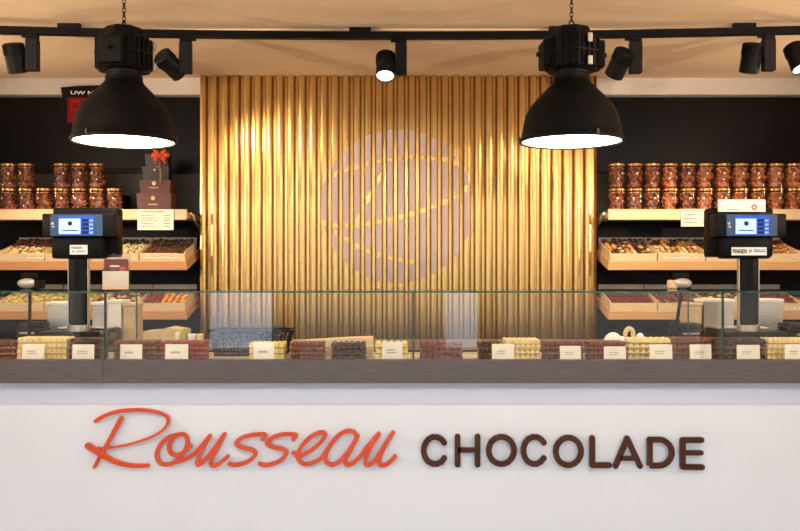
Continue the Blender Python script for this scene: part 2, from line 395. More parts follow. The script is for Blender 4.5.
# ---------------------------------------------------------------- shop lettering on the counter
LY0, LY1 = 2.982, 2.992
def L2(p, Z=2.985): return (WX(p[0], Z), WZ(p[1], Z))
def sign_letter(name, strokes, m, label, grp, cat='letter'):
    """strokes: list of (points in metres, width or widths)."""
    allp = [p for s, _ in strokes for p in s]
    cx = sum(p[0] for p in allp)/len(allp); cz = min(p[1] for p in allp)
    r = thing(name, label, cat, (cx, LY1, cz), group=grp)
    bm = NB()
    for s, wd in strokes: stroke(bm, [(p[0]-cx, p[1]-cz) for p in s], wd, LY0-LY1, 0.0)
    build('letter_face', bm, m, r)
    for s, wd in strokes[:1]:
        for p in (s[0], s[len(s)*2//3]): bm = NB(); cyl(bm, (p[0]-cx, 0.0, p[1]-cz), (p[0]-cx, 2.9999-LY1, p[1]-cz), .0025, n=8); build('standoff', bm, 'silver', r)
    return r
def script(raw, sc, ox, oy, wd):
    p = catmull([Vector((ox+u/sc, oy+v/sc, 0)) for u, v in raw], 6)
    n = len(p)
    if isinstance(wd, tuple): wd = (wd[0]*1.15, wd[1]*1.15); ws = [(wd[0]+(wd[1]-wd[0])*i/(n-1))/sc/F*2.985 for i in range(n)]
    else: ws = [wd*1.22/sc/F*2.985]*n
    return ([L2(q) for q in p], ws)
a5 = (5, 80, 400); a4 = (4.444, 220, 410)
G1 = 'orange script letters on the counter front'
sign_letter('sign_letter', [script([(78, 105), (120, 80), (180, 59), (250, 50), (330, 52), (400, 65), (438, 88), (436, 122), (402, 160), (345, 190), (270, 215), (200, 231), (130, 240), (85, 240)], *a5, (17, 9)),
    script([(205, 94), (180, 140), (150, 195), (115, 255), (88, 305), (72, 336)], *a5, (22, 13)),
    script([(40, 229), (85, 258), (130, 285), (190, 313), (260, 328), (340, 328)], *a5, (28, 15))], 'orange', 'large orange script capital R starting the shop name on the counter front', G1)
sign_letter('sign_letter', [script([(480, 175), (440, 187), (402, 225), (383, 275), (402, 315), (450, 320), (502, 285), (533, 232), (535, 190), (512, 170), (475, 182), (448, 218), (450, 258), (480, 276), (518, 262), (552, 232)], *a5, 17),
    script([(450, 320), (540, 290), (600, 238), (650, 178), (620, 230), (592, 290), (588, 325), (622, 302), (672, 240), (722, 170), (690, 230), (660, 290), (657, 326), (692, 320), (738, 282)], *a5, 16)], 'orange', 'joined orange script letters o and u directly after the capital R', G1)
sign_letter('sign_letter', [script([(42, 240), (72, 244), (122, 230), (156, 200), (146, 178), (100, 166), (72, 148), (100, 122), (150, 110), (200, 110), (190, 128)], *a4, 15)], 'orange', 'orange script letter s, the first of the two middle ones', G1)
sign_letter('sign_letter', [script([(176, 238), (210, 244), (262, 228), (294, 196), (282, 174), (232, 163), (208, 148), (238, 120), (290, 108), (338, 111), (326, 130)], *a4, 15)], 'orange', 'orange script letter s, the second one, just before the joined e, a, u', G1)
sign_letter('sign_letter', [script([(326, 190), (352, 205), (402, 180), (450, 140), (468, 108), (446, 99), (402, 120), (360, 165), (345, 208), (368, 238), (412, 234), (452, 212), (480, 170), (520, 120)], *a4, 15),
    script([(610, 120), (590, 95), (550, 98), (505, 135), (475, 185), (470, 225), (500, 244), (540, 220), (580, 170), (612, 115), (580, 180), (556, 225), (570, 244), (610, 220), (650, 170), (705, 105), (672, 160), (648, 215), (652, 244), (682, 230), (722, 170), (768, 100), (735, 155), (710, 210), (710, 243), (742, 240), (778, 205)], *a4, 15)], 'orange', 'joined orange script letters e, a and u ending the shop name', G1)
def arc(cx, cy, rx, ry, a0, a1, n=26): return [(cx+rx*math.cos(math.radians(a0+(a1-a0)*i/n)), cy+ry*math.sin(math.radians(a0+(a1-a0)*i/n))) for i in range(n+1)]
def c5(pts, ox, wd=29): return ([L2((ox+u/5, 420+v/5)) for u, v in pts], wd/5/F*2.985)
G2 = 'dark brown block letters on the counter front'
BL = [
 ('C', 'the first of the two, starting the word', [c5(arc(125, 152, 56, 68, -34, -326), 410)]),
 ('H', 'second in the word', [c5([(238, 83), (238, 223)], 410), c5([(338, 83), (338, 223)], 410), c5([(238, 150), (338, 150)], 410, 26)]),
 ('O', 'the first of the two, between H and C', [c5(arc(457, 152, 63, 68, 0, 360, 36), 410)]),
 ('C', 'the second of the two, between two letters O', [c5(arc(623, 152, 56, 68, -34, -326), 410)]),
 ('O', 'the second of the two, between C and L', [c5(arc(92, 157, 63, 69, 0, 360, 36), 550)]),
 ('L', 'between O and A', [c5([(211, 90), (211, 226), (296, 226)], 550)]),
 ('A', 'between L and D', [c5([(328, 230), (386, 92), (450, 230)], 550), c5([(348, 192), (430, 192)], 550, 24)]),
 ('D', 'between A and E', [c5([(499, 98), (499, 228), (540, 228)]+arc(545, 163, 64, 65, 90, -90, 20)+[(540, 98), (499, 98)], 550)]),
 ('E', 'ending the word', [c5([(757, 100), (664, 100), (664, 234), (760, 236)], 550), c5([(664, 164), (755, 164)], 550, 26)])]
for ch, where, ss in BL: sign_letter('sign_letter', ss, 'choc_sign', 'dark brown block letter %s, %s' % (ch, where), G2)

# ---------------------------------------------------------------- pendant lamps
def pendant(cx, yaw, label):
    Z = 3.45
    r = thing('pendant_lamp', label, 'lamp', (WX(cx, Z), Z, 1.86), yaw, 'black factory pendant lamps above the counter')
    z = lambda y: WZ(y, Z)-1.86
    rim = z(141)
    outer = [(.199, rim-.006), (.199, rim+.004), (.193, rim+.010), (.187, z(130)), (.176, z(116)), (.158, z(107)), (.130, z(98.5)), (.100, z(90.5)), (.076, z(84)), (.070, z(81)), (.070, z(77))]
    inner = [(.066, z(77)), (.066, z(81)), (.096, z(90)), (.126, z(97.5)), (.153, z(106)), (.172, z(115)), (.183, z(130)), (.190, rim-.006), (.199, rim-.006)]
    bm = NB(); lathe(bm, outer+inner, 64); build('shade', bm, 'black', r, True)
    bm = NB(); lathe(bm, [(0, rim-.008), (.10, rim-.006), (.186, rim-.001), (.186, rim+.002), (0, rim+.002)], 48); d = build('diffuser', bm, 'diffuser', r, True); d['label'] = 'glowing cream-white glass'
    for k in range(3):
        bm = NB(); a = -PI/2+.25+k*2*PI/3
        box(bm, (.197*math.cos(a), .197*math.sin(a), rim+.008), (.008, .010, .022), Euler((0, 0, a)).to_matrix(), .001); build('rim_clip', bm, 'chain', r)
    bm = NB(); prof = [(.066, z(77.5))]
    for i in range(4):
        zz = z(77.5)+(z(66)-z(77.5))*i/4; prof += [(.066, zz), (.066, zz+.007), (.060, zz+.008), (.060, zz+.010)]
    prof += [(.066, z(66)), (.066, z(65)), (0, z(65))]
    lathe(bm, prof, 40); build('neck', bm, 'grey_dark', r, True)
    zb, zt = z(71.5), z(38)
    bm = NB(); lathe(bm, [(0, zb), (.098, zb), (.106, zb+.008), (.106, zt-.012), (.094, zt), (.078, zt+.004), (.076, z(31)), (.066, z(28.5)), (0, z(28))], 8)
    for k in range(8):
        for q in (-1, 0, 1):
            a = PI/8+k*PI/4+q*.22
            box(bm, (.103*math.cos(a), .103*math.sin(a), (zb+zt)/2), (.008, .006, (zt-zb)*.86), Euler((0, 0, a)).to_matrix(), .001)
    for s in (1, -1): box(bm, (s*.102, 0, (zb+zt)/2-.004), (.034, .10, (zt-zb)*.8), None, .008)
    build('gear_housing', bm, 'black', r)
    bm = NB(); lathe(bm, [(.104, z(56)), (.114, z(56)), (.114, z(54)), (.104, z(54))], 8); box(bm, (0, 0, z(55)), (.262, .012, .006))
    for s in (1, -1):
        for k in (0,): cyl(bm, (s*.131, 0, z(57)), (s*.131, 0, z(53)), .006, n=8)
    build('clamp_band', bm, 'black_matte', r)
    for zz in (z(44), z(66)): bm = NB(); box(bm, (.044, -.103, zz), (.018, .012, .034), None, .003); build('latch', bm, 'steel', r)
    bm = NB(); torus(bm, (0, 0, z(24)), .013, .0035, Matrix.Rotation(PI/2, 3, 'X'), sx=.75); cyl(bm, (0, 0, z(28.5)), (0, 0, z(26.5)), .008, n=10)
    build('hook', bm, 'chain', r, True)
    bm = NB(); zz = z(22)+.012; k = 0; top = CZ-1.86
    while zz < top-.012:
        mt = Matrix.Rotation(PI/2, 3, 'X') if k % 2 else Matrix.Rotation(PI/2, 3, 'Z') @ Matrix.Rotation(PI/2, 3, 'X')
        mt = mt @ Matrix.Diagonal((.62, 1, 1)) if False else mt
        torus(bm, (0, 0, zz), .0105, .0026, mt, 12, 6, .6); zz += .0165; k += 1
    build('chain', bm, 'chain', r, True)
    bm = NB(); lathe(bm, [(0, top-.02), (.012, top-.02), (.04, top-.004), (.04, top-.0005), (0, top-.0005)], 24); build('ceiling_cup', bm, 'black', r, True)
    return r
pendant(124, 1.42, 'black factory pendant lamp hanging in front of the left shelves')
pendant(571.5, 0.06, 'black factory pendant lamp hanging at the right edge of the gold wall')

# ---------------------------------------------------------------- ceiling track and spotlights
def TY(X): return 3.97-0.03*X*X
tr = thing('lighting_track', 'long black lighting track across the ceiling carrying the spotlights', 'lighting track', (0, 3.97, 2.40))
bm = NB(); n = 24; tzt, tzb = 2.430-2.40, 2.400-2.40
prev = None
for i in range(n+1):
    X = -2.6+5.2*i/n; y = TY(X)-3.97
    q = [bm.verts.new((X, y+a, b)) for a, b in ((-.018, tzb), (.018, tzb), (.018, tzt), (-.018, tzt))]
    if prev:
        for k in range(4): bm.faces.new((prev[k], prev[(k+1) % 4], q[(k+1) % 4], q[k]))
    else: bm.faces.new(q)
    prev = q
bm.faces.new(prev[::-1]); build('rail', bm, 'black_matte', tr)
for x in (73, 360, 560, 740):
    X = WX(x, 3.95); bm = NB(); box(bm, (X, TY(X)-3.97, (tzt+CZ-2.40)/2), (.095, .03, CZ-2.40-tzt-.0005)); build('ceiling_clip', bm, 'black_matte', tr)
def look_rot(d): return Vector((0, 0, -1)).rotation_difference(Vector(d).normalized())
def spotlight(x, side, aim, label, lit=False, box_x=None, y_c=60, power=SPOT_W, cone=62):
    """x, y_c: pixel of the can centre; side: +1 driver box right of the can; aim: world point."""
    Z = 3.93; X = WX(x, Z); bX = WX(box_x, Z); by = TY(bX)
    r = thing('track_spotlight', label, 'spotlight', (bX, by, 2.402), 0, 'black spotlights on the ceiling track')
    bm = NB(); box(bm, (0, 0, -.012), (.05, .028, .024), None, .002); box(bm, (-side*.03, 0, -.008), (.03, .022, .014), None, .002); build('track_adapter', bm, 'black_matte', r)
    bm = NB(); box(bm, (0, 0, -.092), (.052, .04, .135), None, .003); build('driver_box', bm, 'grey_dark', r)
    c = Vector((X-bX, 0.0, WZ(y_c, Z)-2.402))
    bm = NB(); cyl(bm, c+Vector((side*.03, 0, 0)), (0, 0, c.z), .010, n=12); cyl(bm, c+Vector((side*.046, 0, 0)), c+Vector((side*.052, 0, 0)), .018, n=16); build('pivot_arm', bm, 'black_matte', r)
    d = (Vector(aim)-(Vector(r.location)+c)).normalized(); q = look_rot(d)
    def put(o): o.rotation_mode = 'QUATERNION'; o.rotation_quaternion = q; o.location = c; return o
    R = .042
    bm = NB(); lathe(bm, [(0, .062), (R-.004, .062), (R, .058), (R, -.060), (R-.003, -.062), (R-.006, -.055), (R-.006, -.05), (0, -.05)], 32); put(build('lamp_head', bm, 'grey_dark', r, True))
    bm = NB()
    for k in range(20):
        a = 2*PI*k/20; box(bm, (R*math.cos(a), R*math.sin(a), .036), (.006, .004, .044), Euler((0, 0, a)).to_matrix())
    put(build('heat_fins', bm, 'black_matte', r))
    bm = NB(); lathe(bm, [(0, -.0525), (R-.0065, -.0525), (R-.0065, -.0515), (0, -.0515)], 24); put(build('lens', bm, 'lens_on' if lit else 'lens_dim', r))
    ld = bpy.data.lights.new('spot_beam', 'SPOT'); ld.energy = power; ld.color = SPOT_COL; ld.spot_size = math.radians(cone); ld.spot_blend = 0.45; ld.shadow_soft_size = .03
    lo = bpy.data.objects.new('spot_beam', ld); COL.objects.link(lo); lo.parent = r; lo.rotation_mode = 'QUATERNION'; lo.rotation_quaternion = q
    lo.location = c+d*.07
    return r
def front_spot(X, aim, w_):
    r = thing('ceiling_spotlight', 'black spotlight, %s of five on the track in front of the counter' % w_, 'spotlight', (X, 1.0, 2.402), 0, 'spotlights on the front track')
    c = Vector((0, 0, -.11)); d = (Vector(aim)-(Vector(r.location)+c)).normalized(); q = look_rot(d)
    bm = NB(); cyl(bm, (0, 0, -.001), (0, 0, -.11), .01, n=12); build('stem', bm, 'black_matte', r)
    bm = NB(); lathe(bm, [(0, .05), (.042, .05), (.042, -.06), (.037, -.055), (0, -.05)], 24); o = build('lamp_head', bm, 'grey_dark', r, True); o.rotation_mode = 'QUATERNION'; o.rotation_quaternion = q; o.location = c
    ld = bpy.data.lights.new('spot_beam', 'SPOT'); ld.energy = FRONT_W; ld.color = FRONT_COL; ld.spot_size = math.radians(85); ld.spot_blend = 0.8; ld.shadow_soft_size = .03
    lo = bpy.data.objects.new('spot_beam', ld); COL.objects.link(lo); lo.parent = r; lo.rotation_mode = 'QUATERNION'; lo.rotation_quaternion = q; lo.location = c+d*.07
    return r
spotlight(19, 1, (-1.62, 4.45, 0.9), 'leftmost black track spotlight, its can tipped slightly, above the left shelves', box_x=36, power=48, cone=95)
spotlight(170, -1, (-0.3, 4.9, 1.6), 'black track spotlight just right of the left pendant lamp, can tipped sideways', box_x=185, y_c=64, power=16, cone=85)
spotlight(385.5, 1, (-0.1, 3.2, 0.9), 'black track spotlight over the middle of the gold wall with a bright lens', lit=True, box_x=401, y_c=64, power=30, cone=80)
spotlight(620, 1, (0.60, 4.8, 1.3), 'black track spotlight just right of the right pendant lamp, tipped to the left', box_x=636, y_c=63, power=20, cone=80)
spotlight(748, 1, (1.50, 4.5, 0.9), 'black track spotlight with its can hanging straight, over the right shelves', box_x=765, power=48, cone=95)
spotlight(792, 1, (1.9, 3.3, 1.0), 'rightmost black track spotlight at the edge with a bright lens', lit=True, box_x=810, y_c=61, power=30)

tr2 = thing('lighting_track', 'second black lighting track on the ceiling in front of the counter, outside the view', 'lighting track', (0, 1.0, 2.40))
bm = NB(); bb(bm, -2.6, 2.6, -.018, .018, .002, .0495); build('rail', bm, 'black_matte', tr2)
for k, X in enumerate((-2.0, -1.0, 0.0, 1.0, 2.0)):
    front_spot(X, (X*.95, 3.0, 1.0), ('leftmost', 'second from left', 'middle', 'second from right', 'rightmost')[k])
# added uplighters out of view on the side walls, brightening ceiling and fascia
def added_uplight(sx, Y, w_):
    r = thing('added_wall_uplight', 'added unseen half-bowl uplighter on the %s side wall, %s' % ('left' if sx < 0 else 'right', w_), 'added lamp', (sx*2.92, Y, 1.80), 0, 'added wall uplighters')
    bm = NB(); lathe(bm, [(0, 0), (.03, .002), (.06, .03), (.075, .07), (.072, .07), (.055, .035), (.02, .012), (0, .012)], 32); build('bowl', bm, 'reflector', r, True)
    bm = NB(); bb(bm, sx*.079-.0, 0 if False else sx*.03, -.015, .015, .02, .045) if False else bb(bm, min(sx*.079, sx*.05), max(sx*.079, sx*.05), -.015, .015, .03, .05); build('bracket', bm, 'steel', r)
    d = Vector((-sx*1.75, .95 if Y < 4 else -.3, .55 if Y < 4 else .62)).normalized(); qq = look_rot(d)
    ld = bpy.data.lights.new('added_uplight_beam', 'SPOT'); ld.energy = ADDED_UP_W if Y < 4 else ADDED_UP_W*.14; ld.color = (1.0, 0.76, 0.54); ld.spot_size = math.radians(100); ld.spot_blend = 1.0; ld.shadow_soft_size = .06
    lo = bpy.data.objects.new('added_uplight_beam', ld); COL.objects.link(lo); lo.parent = r; lo.rotation_mode = 'QUATERNION'; lo.rotation_quaternion = qq; lo.location = (0, 0, .09)
for sx in (-1, 1):
    for Y, w_ in ((1.9, 'in front of the track'), (4.35, 'near the shelves')): added_uplight(sx, Y, w_)
# ---------------------------------------------------------------- queue display
q = thing('queue_display', 'black queue-number display with a red screen on the dark wall behind the left pendant', 'display', (WX(98, 4.98), 4.98, WZ(128, 4.98)))
s = 4.98/F
def qx(x): return (x-98)*s
def qz(y): return (128-y)*s
bm = NB(); f = [(62, 88), (80, 86.5), (98, 86), (116, 86.5), (134, 88), (127, 126), (98, 128), (69, 126)]
a = [bm.verts.new((qx(x), -.02, qz(y))) for x, y in f]; b = [bm.verts.new((qx(x), .078, qz(y))) for x, y in f]
bm.faces.new(a); bm.faces.new(b[::-1])
for i in range(8): bm.faces.new((a[i], b[i], b[(i+1) % 8], a[(i+1) % 8]))
build('case', bm, 'black_matte', q)
bm = NB(); bb(bm, qx(69), qx(127), -.024, -.0205, qz(123.5), qz(98.5)); build('screen', bm, 'red_led', q)
bm = NB()
for dx in (72, 92, 112):
    for (x0, x1, y0, y1) in ((0, 10, 101, 103), (0, 10, 110, 112), (0, 10, 119, 121), (0, 2, 101, 111), (8, 10, 111, 121)): bb(bm, qx(dx+x0), qx(dx+x1), -.0262, -.0243, qz(y1), qz(y0))
build('digits', bm, 'red_seg', q)
text('header_text', 'UW NUMMER', 'white_card', 3.6*s, 52*s, (0, -.0215, qz(93.5)), q)

# ---------------------------------------------------------------- shelving
SF = 4.72; TILT = math.atan2(0.068, 0.29)
def shelf_flat(x0, x1, side, label):
    X0, X1 = WX(x0, SF), WX(x1, SF); r = thing('display_shelf', label, 'shelf', ((X0+X1)/2, SF+.16, 1.65)); h = (X1-X0)/2
    bm = NB(); bb(bm, -h, h, -.14, .165, .012, .040); build('board', bm, 'wood', r)
    bm = NB(); bb(bm, -h, h, -.16, -.141, 0, .055, .0015); build('front_rail', bm, 'wood_pale', r)
    e = h if side < 0 else -h
    bm = NB(); d = .012
    box(bm, (e+(-side)*.008, .03, -.005), (.012, .27, .016), Euler((-.30, 0, 0)).to_matrix()); build('side_bracket', bm, 'steel', r)
    return r
def shelf_tilt(x0, x1, zf, side, label, mrail):
    X0, X1 = WX(x0, SF), WX(x1, SF); r = thing('tilted_display_shelf', label, 'shelf', ((X0+X1)/2, SF, zf)); h = (X1-X0)/2
    R = Euler((TILT, 0, 0)).to_matrix()
    def lb(name, x0, x1, y0, y1, z0, z1, m, bev=.001):
        bm = NB(); bb(bm, x0, x1, y0, y1, z0, z1, bev); bmesh.ops.transform(bm, matrix=R.to_4x4(), verts=bm.verts); return build(name, bm, m, r)
    lb('board', -h+.014, h-.014, .016, .30, .03, .046, 'wood')
    lb('front_rail', -h, h, 0, .016, 0, .046, mrail)
    for e in (-h, h-.014): lb('side_panel', e, e+.014, .0165, .30, 0, .046, mrail)
    return r
RZ = lambda y, lz: (SF+y*math.cos(TILT)-lz*math.sin(TILT), y*math.sin(TILT)+lz*math.cos(TILT))
shelf_flat(-30, 186.5, -1, 'flat light wood shelf with chocolate jars and gift boxes, left bay')
shelf_flat(608.5, 840, 1, 'flat light wood shelf crowded with two rows of jars, right bay')
ZB, ZC = 1.386, 1.126
shelf_tilt(-30, 187, ZB, -1, 'tilted tan wooden shelf of open chocolate trays, middle level of the left bay', 'wood_red')
shelf_tilt(-30, 187, ZC, -1, 'tilted tan wooden shelf of open chocolate trays, lowest level of the left bay', 'wood_red')
shelf_tilt(608, 840, ZB, 1, 'tilted light wooden shelf of open chocolate trays, middle level of the right bay', 'wood')
shelf_tilt(608, 840, ZC, 1, 'tilted light wooden shelf of open chocolate trays, lowest level of the right bay', 'wood')

# candy meshes
def candy_mesh(kind, mname, v):
    rnd = random.Random(hash((kind, v)) % 1000 if False else len(kind)*7+v); bm = NB()
    if kind == 'cluster':
        for i in range(5):
            a = i*1.256+rnd.random(); blob(bm, (.007*math.cos(a), .007*math.sin(a), .007+.003*rnd.random()), (.009, .008, .007), 1)
        blob(bm, (0, 0, .011), (.009, .009, .007), 1)
    elif kind == 'ball': blob(bm, (0, 0, .012), (.0135, .0135, .012), 2)
    elif kind == 'stick': box(bm, (0, 0, .006), (.010, .058, .011), None, .003)
    elif kind == 'slab': box(bm, (0, 0, .008), (.013, .038, .016), None, .003)
    elif kind == 'oval': blob(bm, (0, 0, .010), (.014, .018, .010), 2)
    me = bpy.data.meshes.new('chocolate_piece'); bm.to_mesh(me); bm.free(); me.materials.append(M['ch_'+mname])
    for p in me.polygons: p.use_smooth = kind != 'slab'
    return me
_cm = {}
def candy(kind, mname, v):
    k = (kind, mname, v)
    if k not in _cm: _cm[k] = candy_mesh(kind, mname, v)
    return _cm[k]
TN = {'dark': 'dark', 'milk': 'milk-brown', 'cream': 'cream', 'white': 'white', 'red': 'reddish brown', 'orange': 'orange', 'yellow': 'pale yellow', 'green': 'yellow-green', 'caramel': 'caramel-coloured', 'reddish': 'red-brown', 'berry': 'dark red'}
KN = {'cluster': 'lumpy chocolate cluster', 'ball': 'round chocolate', 'stick': 'thin chocolate stick', 'slab': 'narrow chocolate bar', 'oval': 'oval praline'}
def tray(x0, x1, zf, where, rows, tray_look):
    """rows: list of (kind, [colours], fraction of depth from the front start, end)."""
    X0, X1 = WX(x0, SF)+.003, WX(x1, SF)-.003; w_ = X1-X0
    r = thing('chocolate_tray', 'open cream tray of %s, %s' % (tray_look, where), 'tray', ((X0+X1)/2, SF, zf), group='open trays on the tilted shelves')
    R = Euler((TILT, 0, 0)).to_matrix().to_4x4(); h = w_/2; b0 = .0465
    def lb(bm, *a): bb(bm, *a)
    bm = NB(); bb(bm, -h, h, .004, .288, b0, b0+.005); bb(bm, -h, -h+.006, .016, .288, b0+.005, .095); bb(bm, h-.006, h, .016, .288, b0+.005, .095)
    bb(bm, -h, h, .004, .016, b0+.005, .086)
    bmesh.ops.transform(bm, matrix=R, verts=bm.verts); build('tray_body', bm, 'tray', r)
    bm = NB(); bb(bm, -h, h, .2885, .294, b0, .118); bmesh.ops.transform(bm, matrix=R, verts=bm.verts); o = build('tray_back', bm, 'tray_in', r)
    for kind, cols, fx0, fx1, f0, f1 in rows:
        sx = {'stick': .016, 'slab': .0145}.get(kind, .0275); sy = {'stick': .035, 'slab': .042}.get(kind, .029)
        nx = max(1, int((w_-.014)*(fx1-fx0)/sx)); ny = max(1, int(.262*(f1-f0)/sy))
        for j in range(ny):
            for i in range(nx):
                cname = cols[(j*len(cols)//ny)] if len(cols) > 1 and cols[0] != '*' else cols[-1]
                if cols[0] == '*': cname = random.choice(cols[1:])
                X = -h+.007+(w_-.014)*(fx0+(fx1-fx0)*(i+.5)/nx)+random.uniform(-.0035, .0035)*(kind != 'slab')
                y = .020+.262*(f0+(f1-f0)*(j+.5)/ny)+random.uniform(-.004, .004)*(kind != 'slab')
                fr = (f0+(f1-f0)*(j+.5)/ny); lz = b0+.0055+.014+.034*fr
                lz += random.uniform(-.002, .006)*(kind != 'slab'); p = R @ Vector((X, y, lz))
                o = bpy.data.objects.new(TN[cname].replace('-', '_').replace(' ', '_')+'_'+{'cluster': 'chocolate_cluster', 'ball': 'round_chocolate', 'stick': 'chocolate_stick', 'slab': 'chocolate_bar', 'oval': 'praline'}[kind], candy(kind, cname, random.randrange(2)))
                COL.objects.link(o); o.location = r.location+p; o.scale = (1, 1, 1) if kind == 'slab' else (random.uniform(.78, 1.05),)*3
                jit = .35 if kind == 'stick' else .04 if kind == 'slab' else 3
                o.rotation_euler = (TILT+random.uniform(-.1, .1), random.uniform(-.1, .1), random.uniform(-jit, jit))
                tag(o, '%s %s in a tray, %s' % (TN[cname], KN[kind], where), 'chocolate', '%s %ss, %s' % (TN[cname], KN[kind], where))
    return r
def tr4(side, lev):
    d = {'L': 'left bay', 'R': 'right bay'}[side]; l = {'B': 'middle tilted shelf', 'C': 'lowest tilted shelf'}[lev]
    return lambda pos: '%s %s shelf, %s' % ({'L': 'left', 'R': 'right'}[side], {'B': 'middle', 'C': 'lowest'}[lev], pos)
wl = tr4('L', 'B')
XL = [-2, 45, 92.2, 139.5, 186]; XR = [609, 657, 705, 753, 801]
tray(XL[0], XL[1], ZB, wl('at the left edge'), [('cluster', ['*', 'cream', 'cream', 'caramel'], 0, 1, 0, .5), ('cluster', ['*', 'dark', 'dark', 'milk'], 0, 1, .5, 1)], 'cream and dark nuts')
tray(XL[1], XL[2], ZB, wl('behind the scale'), [('cluster', ['*', 'cream', 'caramel'], 0, 1, 0, 1)], 'cream nut chocolates')
tray(XL[2], XL[3], ZB, wl('beside the scale'), [('stick', ['white'], 0, 1, 0, .7), ('cluster', ['dark'], 0, 1, .7, 1)], 'thin white chocolate sticks')
tray(XL[3], XL[4], ZB, wl('at the gold wall'), [('cluster', ['*', 'reddish', 'milk'], 0, 1, 0, .5), ('cluster', ['dark'], 0, 1, .5, 1)], 'dark and red-brown clusters')
wl = tr4('L', 'C')
tray(XL[0], XL[1], ZC, wl('at the left edge'), [('cluster', ['yellow'], 0, 1, 0, .62)], 'pale yellow chocolates')
tray(XL[1], XL[2], ZC, wl('behind the scale'), [('oval', ['*', 'green', 'yellow'], 0, 1, 0, .62)], 'yellow-green pralines')
tray(XL[2], XL[3], ZC, wl('beside the scale'), [('oval', ['*', 'reddish', 'cream'], 0, 1, 0, .62)], 'red-brown and cream pralines')
tray(XL[3], XL[4], ZC, wl('at the gold wall'), [('ball', ['berry'], 0, .4, 0, .62), ('ball', ['orange'], .4, 1, 0, .62)], 'dark red and orange balls')
wl = tr4('R', 'B')
tray(XR[0], XR[1], ZB, wl('at the gold wall'), [('cluster', ['*', 'caramel', 'cream', 'dark'], 0, 1, 0, .5), ('cluster', ['*', 'dark', 'dark', 'caramel'], 0, 1, .5, 1)], 'dark and caramel clusters')
tray(XR[1], XR[2], ZB, wl('second from the gold wall'), [('cluster', ['*', 'cream', 'caramel'], 0, 1, 0, .5), ('cluster', ['*', 'dark', 'caramel'], 0, 1, .5, 1)], 'cream clusters')
tray(XR[2], XR[3], ZB, wl('behind the scale'), [('cluster', ['dark'], 0, 1, 0, 1)], 'dark clusters')
tray(XR[3], XR[4], ZB, wl('at the right edge'), [('cluster', ['*', 'caramel', 'reddish'], 0, 1, 0, 1)], 'red-brown and caramel clusters')
wl = tr4('R', 'C')
tray(XR[0], XR[1], ZC, wl('at the gold wall'), [('slab', ['reddish'], 0, 1, 0, .62)], 'narrow red-brown bars')
tray(XR[1], XR[2], ZC, wl('second from the gold wall'), [('cluster', ['reddish'], 0, 1, 0, .62)], 'red-brown clusters')
tray(XR[2], XR[3], ZC, wl('behind the scale'), [('oval', ['*', 'cream', 'reddish'], 0, 1, 0, .62)], 'cream and red-brown pralines')
tray(XR[3], XR[4], ZC, wl('at the right edge'), [('slab', ['milk'], 0, 1, 0, .62)], 'milk-brown chocolate bars')

def price_label(x0, x1, y0, y1, Z, label, rows, name='price_label', cat='label', grp=None, head=False, m='card'):
    X0, X1, z0, z1 = WX(x0, Z), WX(x1, Z), WZ(y1, Z), WZ(y0, Z)
    r = thing(name, label, cat, ((X0+X1)/2, Z, z0), group=grp); h = (X1-X0)/2; H = z1-z0
    bm = NB(); bb(bm, -h, h, 0, .0015, 0, H); build('card', bm, m, r)
    bm = NB(); text_lines(bm, -h*.8, h*.8, H*.12, H*(.78 if head else .88), -.0002, rows, seed=int(x0))
    if head: bb(bm, -h*.8, h*.5, -.0005, -.0002, H*.86, H*.92)
    build('printed_text', bm, 'ink_pale' if m == 'card' else 'ink', r); return r
price_label(137.5, 173.5, 209.5, 230, 4.712, 'cream price list with five printed rows hanging from the top shelf, below the gift boxes', 5, 'price_list', 'price list', head=True)
price_label(681, 711, 209, 226.5, 4.712, 'cream price list hanging from the top shelf left of the right scale', 3, 'price_list', 'price list', head=True)
GL = 'cream labels on the tray fronts'
for x0, x1, w_ in ((27, 44, 'left of the left scale'), (143, 178, 'on the tray nearest the gold wall, left bay'), (664, 698, 'on the second tray right of the gold wall')):
    yf, zf_ = RZ(.003, .052); price_label(x0, x1, 253.2, 258.2, 4.708, 'small cream tray label %s' % w_, 2, grp=GL)
price_label(785, 800, 303.5, 310, 4.708, 'small cream tray label on the lowest shelf at the right edge', 2, grp=GL)

# ---------------------------------------------------------------- jars
def fill_mesh(v):
    rnd = random.Random(50+v); bm = NB()
    for k in range(70):
        a = rnd.random()*2*PI; rr = .0355*math.sqrt(.35+.65*rnd.random()); z = .012+.096*rnd.random()
        blob(bm, (rr*math.cos(a), rr*math.sin(a), z), (.011, .009, .007), 1, Euler((rnd.random()*3, rnd.random()*3, 0)).to_matrix())
    lathe(bm, [(0, .006), (.030, .006), (.030, .108), (0, .108)], 12)
    me = bpy.data.meshes.new('filling'); bm.to_mesh(me); bm.free(); return me
JH = .132; jars = []
for v in range(4):
    r = thing('chocolate_jar', '', 'jar')
    bm = NB(); lathe(bm, [(0, 0), (.042, 0), (.0460, .005), (.0460, .112), (.0425, .116), (.0425, .119)], 28); g = build('glass_body', bm, 'jar_glass', r, True)
    bm = NB(); lathe(bm, [(.042, .119), (.0452, .120), (.0452, .130), (.043, .1318), (0, .1318)], 28); lathe(bm, [(.0425, .106), (.0458, .108), (.0458, .111), (.0425, .113)], 28); build('lid', bm, 'brass', r, True)
    me = fill_mesh(v); me.materials.append(M['fill%d' % (v % 2)]); f_ = bpy.data.objects.new('filling', me); COL.objects.link(f_); f_.parent = r; f_['kind'] = 'stuff'
    bm = NB(); blob(bm, (0, -.0468, .078), (.0062, .0016, .0062), 2); build('seal', bm, 'seal', r, True)  # small raised pale dot on the front of each jar
    jars.append(r)
used = [False]*4
